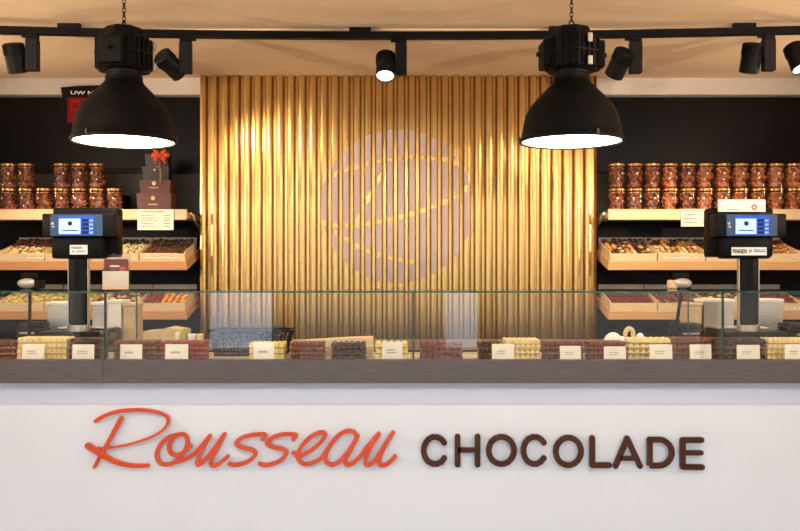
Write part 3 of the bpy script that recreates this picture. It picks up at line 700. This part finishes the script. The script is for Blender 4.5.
def jar(x, lev, v, label, grp, rz):
    r = jars[v] if not used[v] else copy_tree(jars[v]); used[v] = True
    r.location = (WX(x, 4.83), 4.83, 1.6905+lev*(JH+.0005)); r.rotation_euler = (0, 0, rz); r['label'] = label; r['group'] = grp
ordn = ['first', 'second', 'third', 'fourth', 'fifth', 'sixth', 'seventh', 'eighth', 'ninth', 'tenth', 'eleventh', 'twelfth']
for i, x in enumerate((9, 26.5, 44.3, 62, 79.6, 97.2, 114.8)):
    jar(x, 0, (i*2) % 4 if i % 3 else 2, 'glass jar of brown chocolates, lower row of left shelf, %s from the left' % ordn[i], 'chocolate jars on the left shelf', random.uniform(-.5, .5))
for i, x in enumerate((9, 26.5, 62, 79.6, 97.2)):
    jar(x, 1, (i*2+2) % 4, 'glass jar of brown chocolates, upper row of left shelf, %s from the left' % ordn[i], 'chocolate jars on the left shelf', random.uniform(-.5, .5))
for lev in (0, 1):
    for i in range(12):
        jar(616.8+17.6*i, lev, 1+2*(i % 2) if i > 4 else (0 if lev else 2)+(i % 2 if i > 2 else 0), 'glass jar of amber-brown chocolates, %s row of right shelf, %s from the gold wall' % (('lower', 'upper')[lev], ordn[i]), 'chocolate jars on the right shelf', random.uniform(-.45, .45))
# round black tin at the end of the left jar row
bm = NB(); lathe(bm, [(0, 0), (.050, 0), (.053, .004), (.053, .085), (.048, .098), (.035, .106), (0, .108)], 36)
tag(build('round_tin', bm, 'black', smooth=True, loc=(WX(121.5, 4.93), 4.93, 1.6905)), 'domed black tin behind the last lower jar on the left shelf', 'tin')

# ---------------------------------------------------------------- gift box tower with bow
GYc = 4.83
specs = [(139.5, 174, 194, 212.5, 'gift', 'lowest and widest'), (142, 173, 181, 194, 'gift', 'second from the bottom'), (144.5, 171, 167.5, 181, 'gift_dark', 'third from the bottom'), (147, 170, 155, 167.5, 'gift_dark', 'topmost and smallest')]
zc = 1.6905
for i, (x0, x1, y0, y1, m, w_) in enumerate(specs):
    s_ = GYc/F; hw = (x1-x0)/2*s_; H = (WZ(y0, GYc)-zc)
    r = thing('gift_box', 'brown chocolate gift box, %s of the stack on the left shelf' % w_, 'gift box', (WX((x0+x1)/2, GYc), GYc, zc), group='stacked brown gift boxes')
    bm = NB(); hb = hw*.93; d1, d0 = .058-.006*i, .053-.006*i
    lo = [bm.verts.new(p) for p in ((-hb, -d0, 0), (hb, -d0, 0), (hb, d0, 0), (-hb, d0, 0))]; hi = [bm.verts.new(p) for p in ((-hw, -d1, H-.003), (hw, -d1, H-.003), (hw, d1, H-.003), (-hw, d1, H-.003))]
    bm.faces.new(lo[::-1]); bm.faces.new(hi)
    for k in range(4): bm.faces.new((lo[k], lo[(k+1) % 4], hi[(k+1) % 4], hi[k]))
    build('box_body', bm, m, r)
    bm = NB(); bb(bm, -hw-.001, hw+.001, -d1-.001, d1+.001, H-.0028, H-.0003); build('lid_flap', bm, m, r)
    if i < 3:
        bm = NB(); cyl(bm, (-.004, -d1-.0014, H*.74), (-.004, -d1+.001, H*.74), .0125 if i < 2 else .006, n=18); build('round_seal', bm, 'brass', r)
    if i < 2:
        bm = NB(); zz = H*.42
        stroke(bm, [(-.032+.003*k, zz+.004*math.sin(k*1.9)) for k in range(18)], .0016, -(d0+(d1-d0)*.5)-.0022, -(d0+(d1-d0)*.5)+.001); build('script_print', bm, 'card', r)
    zc += H
bx, by_, bz = WX(164, GYc), 4.752, WZ(158, GYc)
r = thing('ribbon_bow', 'bright orange ribbon bow with tails tied at the top of the gift box stack', 'bow', (bx, by_, bz))
bm = NB()
for s_ in (1, -1):
    blob(bm, (s_*.026, 0, .006), (.025, .010, .017), 2, Euler((0, s_*.35, 0)).to_matrix())
    blob(bm, (s_*.018, -.006, .020), (.020, .009, .012), 2, Euler((0, -s_*.7, 0)).to_matrix())
    blob(bm, (s_*.020, -.006, -.012), (.018, .008, .010), 2, Euler((0, s_*.8, 0)).to_matrix())
build('bow_loop', bm, 'red_ribbon', r, True)
bm = NB(); blob(bm, (0, -.006, 0), (.010, .009, .010), 2); build('knot', bm, 'red_ribbon', r, True)
bm = NB()
for s_ in (1, -1): tube(bm, [(0, 0, 0), (s_*.014, -.002, -.020), (s_*.028, -.003, -.040)], .0055)
build('tail', bm, 'red_ribbon', r, True)
bm = NB()
tube(bm, [(0, .006, -.005), (-.003, .002, -.04), (.001, 0, -.09), (-.001, .002, -.15)], .0035); build('gold_cord', bm, 'brass', r, True)
bm = NB()
for p in ((-.015, -.002, -.055), (.024, -.002, -.058), (.0, -.004, -.05), (-.002, -.002, -.148)): blob(bm, p, (.0055, .004, .0055), 2)
build('gold_bead', bm, 'brass', r, True)

# ---------------------------------------------------------------- retail scales
def scale_(colx, bar, back, low, screen, sticker, two, label, plate, boxes, yaw):
    Z = 3.66; s_ = Z/F; r = thing('retail_scale', label, 'scale', (WX(colx, Z-.05), Z, WT), 0, 'retail scales on the work counter')
    lx = lambda x, dy=0.0: WX(x, Z+dy)-WX(colx, Z-.05)
    lz = lambda y, dy=0.0: WZ(y, Z+dy)-WT
    ca = (colx-10.2, colx+10.2)
    bm = NB(); bb(bm, lx(colx-29), lx(colx+29), -.13, .16, .0005, .062, .006); build('base', bm, 'black_matte', r)
    bm = NB(); bb(bm, lx(colx-26), lx(colx+26), .03, .155, .0625, .070, .002); build('platter', bm, 'steel', r)
    ZC_ = lz(325, -.08)
    bm = NB(); cyl(bm, (0, -.069, .062), (0, -.069, ZC_), .044, n=32); build('column_ring', bm, 'steel', r, True)
    bm = NB(); bb(bm, -.0365, .0365, -.088, -.050, ZC_, lz(254), .010); build('column', bm, 'black_matte', r, True)
    for e in (-1, 1):
        bm = NB(); bb(bm, e*.0390-.002, e*.0390+.002, -.080, -.056, ZC_, lz(256), .0015); build('column_trim', bm, 'steel', r)
    bm = NB(); bb(bm, -.010, .010, -.0895, -.0875, ZC_+.01, lz(258)); build('column_groove', bm, 'black', r)
    bm = NB(); bb(bm, lx(back[0], -0.03), lx(back[1], -0.03), -.03, .05, lz(257, -0.03), lz(207.5, -0.03), .012); build('rear_housing', bm, 'black_matte', r, True)
    bm = NB(); bb(bm, lx(low[0], -0.105), lx(low[1], -0.105), -.105, -.031, lz(258.5, -0.105), lz(237, -0.105), .010); build('printer_housing', bm, 'black', r, True)
    bm = NB(); bb(bm, lx(bar[0], -0.12), lx(bar[1], -0.12), -.120, -.032, lz(236.8, -0.12), lz(213.5, -0.12), .007); d = build('display_housing', bm, 'black_matte', r, True)
    sc0, sc1 = lx(screen[0], -0.12), lx(screen[1], -0.12)
    bm = NB(); bb(bm, sc0-.032, sc1+.032, -.1225, -.1202, lz(236, -0.12), lz(214.4, -0.12), .0008); build('display_glass', bm, 'bezel', r)
    bm = NB(); bb(bm, sc0, sc1, -.124, -.1227, lz(235, -0.12), lz(216, -0.12)); build('screen', bm, 'screen_blue', r)
    ww = sc1-sc0; bm = NB(); bb(bm, sc0+.003, sc0+ww*.62, -.1248, -.1241, lz(234, -0.12), lz(218.7, -0.12)); build('screen_picture', bm, 'screen_pale', r)
    bm = NB(); cyl(bm, (sc0+ww*.33, -.1254, lz(223.5, -0.12)), (sc0+ww*.33, -.1249, lz(223.5, -0.12)), .009, n=18); bb(bm, sc0+ww*.12, sc0+ww*.55, -.1252, -.1249, lz(231, -0.12), lz(230, -0.12)); build('screen_logo', bm, 'screen_dark', r)
    bm = NB()
    for k in range(4):
        y = 219+k*4; bb(bm, sc0+ww*.66, sc1-.003, -.1248, -.1241, lz(y+3, -0.12), lz(y, -0.12))
    build('screen_row', bm, 'screen_dark', r)
    bm = NB()
    for k in range(4):
        y = 219.4+k*4; bb(bm, sc1-ww*.14, sc1-.004, -.1253, -.1249, lz(y+2.4, -0.12), lz(y, -0.12))
    build('screen_button', bm, 'screen_row', r)
    bm = NB(); cyl(bm, (sc0-.023, -.1235, lz(223.5, -0.12)), (sc0-.023, -.1226, lz(223.5, -0.12)), .0055, n=16); bb(bm, sc0-.025, sc0-.015, -.1232, -.1226, lz(227.5, -0.12), lz(226, -0.12)); build('side_logo', bm, 'silver', r)
    a0, a1, b0, b1 = sticker
    bm = NB(); bb(bm, lx(a0, -0.105), lx(a1, -0.105), -.1068, -.1052, lz(b1, -0.105), lz(b0, -0.105)); build('sticker', bm, 'white_card', r)
    H = (b1-b0)*s_; Wd = (a1-a0)*s_; xc = (lx(a0, -0.105)+lx(a1, -0.105))/2
    if two:
        text('sticker_text', 'PINNEN', 'ink', H*.28, Wd*.62, (xc-Wd*.1, -.1072, lz(b0+(b1-b0)*.3, -0.105)), r); text('sticker_text', 'JA GRAAG', 'blue', H*.28, Wd*.76, (xc, -.1072, lz(b0+(b1-b0)*.7, -0.105)), r)
    else:
        text('sticker_text', 'PINNEN', 'black_matte', H*.55, Wd*.40, (xc-Wd*.26, -.1072, lz((b0+b1)/2, -0.105)), r); text('sticker_text', 'JA GRAAG', 'blue', H*.55, Wd*.48, (xc+Wd*.22, -.1072, lz((b0+b1)/2, -0.105)), r)
    return r
scale_(80.5, (41.5, 114), (52, 117.5), (51, 103), (58.5, 94.5), (70, 87.5, 245, 254.5), True, 'black retail scale with a lit screen on a column, at the left', None, None, 0)
scale_(746.5, (717, 787), (709.5, 774), (723, 772), (734.5, 769), (731.5, 766.5, 247.3, 255.3), False, 'black retail scale with a lit screen and a wide white sticker, at the right', None, None, 0)
def steel_box(x0, x1, y0, y1, Z, label, name='steel_canister', m='steel', cat='canister', grp=None, depth=.12):
    z1 = WZ(y0, Z); X0, X1 = WX(x0, Z), WX(x1, Z)
    r = thing(name, label, cat, ((X0+X1)/2, Z+depth/2, WT), group=grp); h = (X1-X0)/2
    bm = NB(); bb(bm, -h, h, -depth/2, depth/2, 0.001, z1-WT-.014, .003); build('body', bm, m, r)
    bm = NB(); bb(bm, -h-.004, h+.004, -depth/2-.004, depth/2+.004, z1-WT-.0138, z1-WT, .003); build('lid', bm, 'white_card' if m == 'steel' else m, r)
    return r
GS = 'brushed steel boxes behind the scales'
steel_box(47, 68, 302, 333, 3.84, 'tall brushed steel box left of the left scale column', grp=GS)
steel_box(92, 104.5, 302, 333, 3.84, 'tall brushed steel box right of the left scale column', grp=GS)
steel_box(704, 734, 299, 333, 3.84, 'wide brushed steel box left of the right scale column', grp=GS)
steel_box(759, 783, 299, 333, 3.84, 'wide brushed steel box right of the right scale column', grp=GS)
steel_box(107, 121, 300, 333, 3.84, 'pale tall block imitating a pane reflection behind the brochure stand', 'pane_reflection_block', 'white_card', 'carton')  # pale and kraft blocks stand in for reflections in the case's end panes
steel_box(123, 135, 303, 328, 3.84, 'brown block imitating a pane reflection, between the scale and the pitched kraft box', 'pane_reflection_block', 'kraft', 'carton')
steel_box(688.5, 702, 303, 330, 3.84, 'brown block imitating a pane reflection, left of the steel boxes at the right', 'pane_reflection_block', 'kraft', 'carton')
def machine(x0, x1, y0, Z, label):
    X0, X1 = WX(x0, Z), WX(x1, Z); h = (X1-X0)/2; r = thing('receipt_printer', label, 'printer', ((X0+X1)/2, Z, WT), group='black receipt printers'); H = WZ(y0, Z)-WT
    bm = NB(); bb(bm, -h, h, -.06, .07, .001, H*.7, .006); build('body', bm, 'black_matte', r, True)
    bm = NB(); bb(bm, -h+.004, h-.004, -.04, .065, H*.7+.0003, H, .006); build('cover', bm, 'grey_dark', r, True)
    bm = NB(); bb(bm, -h*.6, h*.6, -.0625, -.0603, H*.5, H*.58); build('paper_slot', bm, 'silver', r)
machine(21, 45, 322, 3.72, 'low black receipt printer beside the left scanner stand')
machine(673, 700, 323, 3.72, 'low black receipt printer beside the right scanner stand')
machine(783, 822, 323, 3.62, 'low black receipt printer at the right edge behind the counter')

# white card with a red ring on top of the right scale
cc = W(743.5, 213, 3.58)
r = thing('loyalty_card_box', 'slim white card box with a red ring emblem leaning on the right scale', 'card', (cc.x, 3.6, WZ(213.5, 3.6)+.006))
bm = NB(); bb(bm, -.094, .094, -.006, .006, 0, .050, .001); build('card_box', bm, 'white_card', r)
bm = NB(); torus(bm, (.048, -.0062, .019), .0085, .0024, Matrix.Rotation(PI/2, 3, 'X')); build('red_ring', bm, 'red', r)
bm = NB(); text_lines(bm, -.062, -.012, .006, .012, -.0062, 1, 3, False); build('printed_text', bm, 'ink', r)

# scanner stands
def scanner(x, foot, y0, mir, label):
    Z = 3.50; r = thing('scanner_stand', label, 'scanner', (WX(foot, Z), Z, WT), 0, 'barcode scanner stands'); s_ = Z/F
    top = WZ(289, Z)-WT; dx = (x-foot)*s_
    bm = NB(); blob(bm, (0, 0, .012), (.028, .028, .011), 2)
    for a in (-.5, PI+.5, PI/2): tube(bm, [(0, 0, .012), (.045*math.cos(a), -.045*math.sin(a), .004)], .003, 6)
    build('foot', bm, 'black_matte', r, True)
    bm = NB(); tube(bm, [(0, 0, .015), (dx*.7, 0, top*.5), (dx, 0, top+.01)], .0065, 8); build('pole', bm, 'black_matte', r, True)
    c = Vector((dx, -.01, top+.022))
    bm = NB(); blob(bm, c+Vector((-.004, -.008, 0)), (.036, .030, .020), 3); o = build('scanner_head', bm, 'silver', r, True)
    bm = NB(); box(bm, c+Vector((mir*.040, .004, -.004)), (.028, .05, .034), None, .005); build('side_module', bm, 'black_matte' if mir > 0 else 'kraft', r)
    bm = NB(); box(bm, c+Vector((-.004, .012, .030)), (.062, .02, .022), None, .005); box(bm, c+Vector((-.004, .012, -.016)), (.07, .04, .02), None, .006); build('yoke', bm, 'black_matte', r)
scanner(30, 29, 335, 1, 'black scanner stand with a silver head left of the left scale')
scanner(682, 667, 337, -1, 'black scanner stand with a silver head left of the right scale')

# brochure stand on the glass top
Z = 3.16; s_ = Z/F
r = thing('brochure_stand', 'small acrylic stand with a brown and cream leaflet on the glass top', 'brochure stand', (WX(116.5, Z), Z, gt+.0005))
bm = NB(); bb(bm, -13.8*s_, 13.8*s_, -.014, -.012, .002, 22*s_); bb(bm, -13.8*s_, 13.8*s_, -.014, .035, 0, .002); bb(bm, -13.8*s_, 13.8*s_, .004, .006, .002, 36*s_); build('holder', bm, 'acrylic', r)
bm = NB(); bb(bm, -13*s_, 13*s_, -.0115, -.0105, .0025, 19*s_); bb(bm, -12*s_, 12*s_, -.010, .003, .0025, 18.5*s_); build('leaflet', bm, 'card', r)
bm = NB(); bb(bm, -12*s_, 12*s_, -.0035, -.0022, 18.6*s_, 31*s_); build('leaflet_header', bm, 'gift', r)
bm = NB(); bb(bm, -12.5*s_, 12.5*s_, -.0148, -.0142, .003, 3.2*s_); build('orange_stripe', bm, 'wood', r)
bm = NB(); cyl(bm, (6.5*s_, -.006, 20.5*s_), (6.5*s_, -.0037, 20.5*s_), .0105, n=20); build('round_seal', bm, 'orange', r)
bm = NB(); text_lines(bm, -6*s_, 5*s_, 22.5*s_, 25.5*s_, -.0037, 1, 5, False); build('header_print', bm, 'card', r)

# ---------------------------------------------------------------- chocolate stacks in the case
def slab_mesh(w_, d, h, nseg, style, mname):
    bm = NB(); seg = w_/nseg
    bb(bm, -w_/2+.001, w_/2-.001, -d/2+.002, d/2-.002, 0.0003, h*.45)
    rows = max(2, int(d/.028))
    for i in range(nseg):
        for j in range(rows):
            c = (-w_/2+seg*(i+.5), -d/2+d/rows*(j+.5), h*.52)
            if style == 'round': blob(bm, (c[0], c[1], h*.5), (seg*.49, d/rows*.49, h*.485), 2)
            else: box(bm, c, (seg*.95, d/rows*.95, h*.90), None, min(h*.28, seg*.3))
    me = bpy.data.meshes.new('chocolate_slab'); bm.to_mesh(me); bm.free(); me.materials.append(M['ch_'+mname])
    for p in me.polygons: p.use_smooth = True
    return me
STK = [(-14, 14.5, 341.5, 'red', 4, 'flat', 'at the left edge of the case'),
 (16.5, 66.5, 337.5, 'cream', 4, 'flat', 'behind the first card from the left'),
 (68.5, 101, 338.5, 'dark', 4, 'flat', 'behind the second card from the left'),
 (113, 156, 341, 'milk', 4, 'flat', 'in front of the pitched kraft box'),
 (160, 204, 341.5, 'berry', 4, 'flat', 'left of the black basket'),
 (249, 284, 342.5, 'yellow', 3, 'flat', 'in front of the black basket'),
 (290.5, 324, 342, 'milk', 4, 'flat', 'just right of the black basket'),
 (331, 366, 342, 'dark', 3, 'round', 'standing before the cream board'),
 (375, 408, 341.5, 'yellow', 3, 'round', 'right of the cream board'),
 (420, 463, 341, 'reddish', 3, 'round', 'just right of the middle glass seam'),
 (479, 501, 341.5, 'dark', 3, 'flat', 'behind the card in the centre right'),
 (505, 540.5, 339, 'cream', 4, 'flat', 'right of the centre right card'),
 (545, 584, 341.5, 'red', 4, 'flat', 'between a cream stack and the right bay'),
 (589, 626, 341.5, 'reddish', 4, 'flat', 'at the right edge of the gold wall'),
 (629, 671.5, 338, 'cream', 4, 'round', 'beneath the white swan-neck ornament'),
 (673, 712, 338, 'milk', 4, 'flat', 'just left of the right glass seam'),
 (714, 766, 338.5, 'dark', 4, 'flat', 'in front of the right scale'),
 (768, 822, 338.5, 'cream', 4, 'flat', 'at the right edge of the case')]
LV = {4: ['bottom', 'second', 'third', 'topmost'], 3: ['bottom', 'middle', 'topmost']}
for x0, x1, y0, cname, n, style, where in STK:
    Z = 3.105; d = .086; w_ = (x1-x0)/F*Z; H = WZ(y0, Z)-DZ; h = H/n; nseg = max(4, int(round(w_/(.0165 if style == 'flat' else .021))))
    me = slab_mesh(w_, d, h, nseg, style, cname)
    for k in range(n):
        o = bpy.data.objects.new('chocolate_slab', me); COL.objects.link(o)
        o.location = (WX((x0+x1)/2, Z)+random.uniform(-.0015, .0015), Z+d/2+random.uniform(-.001, .002), DZ+.0003+h*k); o.rotation_euler = (0, 0, random.uniform(-.01, .01))
        tag(o, '%s chocolate slab, %s of the stack %s' % (TN[cname], LV[n][k], where), 'chocolate', 'stacked chocolate slabs in the glass case')
# price cards
CARDS = [(22, 44, 344), (72, 94, 344.5), (120, 142, 344.5), (165, 188, 344.3), (253.5, 274, 343), (382, 402.5, 342), (492, 514, 344), (560, 581, 346), (604, 626, 346.5), (650, 672.5, 344.5), (690, 711.5, 344.5), (737, 760, 345), (785, 806, 344.5)]
CW = ['first from the left', 'second from the left, below the left scale', 'before the milk-brown slabs', 'before the dark red slabs', 'before the black basket', 'right of the cream board', 'centre right, left of a cream stack', 'between two brown stacks', 'at the right edge of the gold wall', 'before the lumpy cream stack', 'left of the right glass seam', 'below the right scale', 'at the right edge']
for i, (x0, x1, y0) in enumerate(CARDS):
    Z = 3.062; X = WX((x0+x1)/2, Z); h = (x1-x0)/2/F*Z; H = WZ(y0, Z)-DZ
    r = thing('price_card', 'cream price card in the glass case, %s' % CW[i], 'price card', (X, Z, DZ+.0003), group='cream price cards along the case')
    bm = NB(); box(bm, (0, H*.04, H/2), (2*h, .0012, H), Euler((-.08, 0, 0)).to_matrix()); build('card', bm, 'card', r)
    bm = NB(); R = Matrix.Rotation(-.08, 4, 'X'); text_lines(bm, -h*.55, h*.4, -H*.12, H*.14, -.0009, 1 if i in (2, 3, 4) else 3 if i in (10, 11) else 2, i, False)
    bmesh.ops.transform(bm, matrix=Matrix.Translation((0, H*.04, H/2)) @ R, verts=bm.verts); build('printed_text', bm, 'ink_pale', r)
    bm = NB(); box(bm, (0, .012, .002), (2*h*.5, .022, .003)); build('foot', bm, 'card', r)

# black perforated basket
Z = 3.235; r = thing('perforated_basket', 'black plastic basket with a grid of square holes in the glass case', 'basket', (WX(249, Z), Z+.07, DZ+.0005)); s_ = Z/F
H = WZ(331, Z)-DZ; tw = 40.5*s_; bw_ = 35*s_
bm = NB()
def bx_(u, v, yy): return Vector(((bw_+(tw-bw_)*v)*u, yy*(.055+.012*v), v*H))
for yy in (-1, 1):
    for k in range(21):
        u = -1+2*k/20; tube(bm, [bx_(u, 0, yy), bx_(u, 1, yy)], .0020, 4)
    for v in [.05, .2, .35, .5, .65, .8]: tube(bm, [bx_(-1, v, yy), bx_(1, v, yy)], .0020, 4)
for u in (-1, 1):
    for k in range(7):
        t = -1+2*k/6; tube(bm, [bx_(u, 0, t), bx_(u, 1, t)], .0020, 4)
    for v in [.05, .2, .35, .5, .65, .8]: tube(bm, [bx_(u, v, -1), bx_(u, v, 1)], .0020, 4)
build('basket_mesh', bm, 'black_matte', r)
bm = NB()
pr = [bx_(-1, 1, -1), bx_(1, 1, -1), bx_(1, 1, 1), bx_(-1, 1, 1), bx_(-1, 1, -1)]; tube(bm, pr, .0045, 8); build('rim', bm, 'black', r, True)
bm = NB(); bb(bm, -bw_, bw_, -.055, .055, 0, .004); build('basket_floor', bm, 'black_matte', r)

# cream board behind dark stack
Z = 3.24; bm = NB(); p = [(290, 358.5), (373, 358.5), (372.5, 337.5), (345, 338.5), (290, 342)]
dz = lambda y: max(DZ+.0006, WZ(y, Z))
a = [bm.verts.new((WX(x, Z), Z, DZ+.0006 if y > 350 else WZ(y, Z))) for x, y in p]; b = [bm.verts.new((v.co.x, Z+.09, v.co.z)) for v in a]
bm.faces.new(a); bm.faces.new(b[::-1])
for k in range(5): bm.faces.new((a[k], b[k], b[(k+1) % 5], a[(k+1) % 5]))
tag(build('cream_carton', bm, 'tray'), 'wide low cream carton with a sloping top behind the round dark slabs', 'carton')
# pitched kraft box and small pots at the left
Z = 3.56; bm = NB(); p = [(143, 0), (184, 0), (184, 330), (168, 327.5), (158, 330.5), (143, 331.5)]
a = [bm.verts.new((WX(x, Z), Z, WT+.0006 if y == 0 else WZ(y, Z))) for x, y in p]; b = [bm.verts.new((v.co.x, Z+.12, v.co.z)) for v in a]
bm.faces.new(a); bm.faces.new(b[::-1])
for k in range(6): bm.faces.new((a[k], b[k], b[(k+1) % 6], a[(k+1) % 6]))
tag(build('kraft_box', bm, 'kraft'), 'open kraft box with a pitched flap behind the dark red slabs', 'box')
for i, (x, y0, rr, m, lb_) in enumerate(((178, 333, .011, 'card', 'short cream tube beside the pitched kraft box'), (184.5, 328.5, .011, 'ch_green', 'taller pale green tube right of the short cream tube'), (192, 334, .015, 'white_card', 'small white pot at the left end of the gold wall'), (200, 334, .013, 'ch_cream', 'small peach pot right of the small white pot'))):
    Z = 3.50; r = thing('small_tube' if i < 2 else 'small_pot', lb_, 'tube' if i < 2 else 'pot', (WX(x, Z), Z, WT+.0005)); H = WZ(y0, Z)-WT
    bm = NB(); lathe(bm, [(0, 0), (rr, 0), (rr, H*.8), (0, H*.8)], 24); build('body', bm, m, r, True)
    bm = NB(); lathe(bm, [(rr*1.05, H*.8), (rr*1.05, H*.97), (rr*.9, H), (0, H)], 24); build('cap', bm, m, r, True)
# ornament at the right
Z = 3.30; r = thing('swan_ornament', 'cream bird ornament with a curved neck behind the lumpy cream slabs', 'ornament', (WX(630, Z), Z, DZ+.0005))
s_ = Z/F; nz = lambda y: WZ(y, Z)-DZ
bm = NB(); blob(bm, (-.062, 0, .042), (.036, .030, .041), 3); blob(bm, (-.03, 0, .035), (.03, .025, .034), 3); build('body', bm, 'white_card', r, True)
bm = NB(); tube(bm, catmull([Vector((.010, 0, .02)), Vector((.011, 0, .07)), Vector((.009, 0, nz(331))), Vector((-.003, 0, nz(328.5))), Vector((-.014, 0, nz(331))), Vector((-.017, 0, nz(335)))], 5), .0085, 10); build('neck', bm, 'ch_cream', r, True)
bm = NB(); blob(bm, (.037, 0, .052), (.018, .024, .030), 2); build('wing', bm, 'white_card', r, True)
bpy.context.view_layer.update()
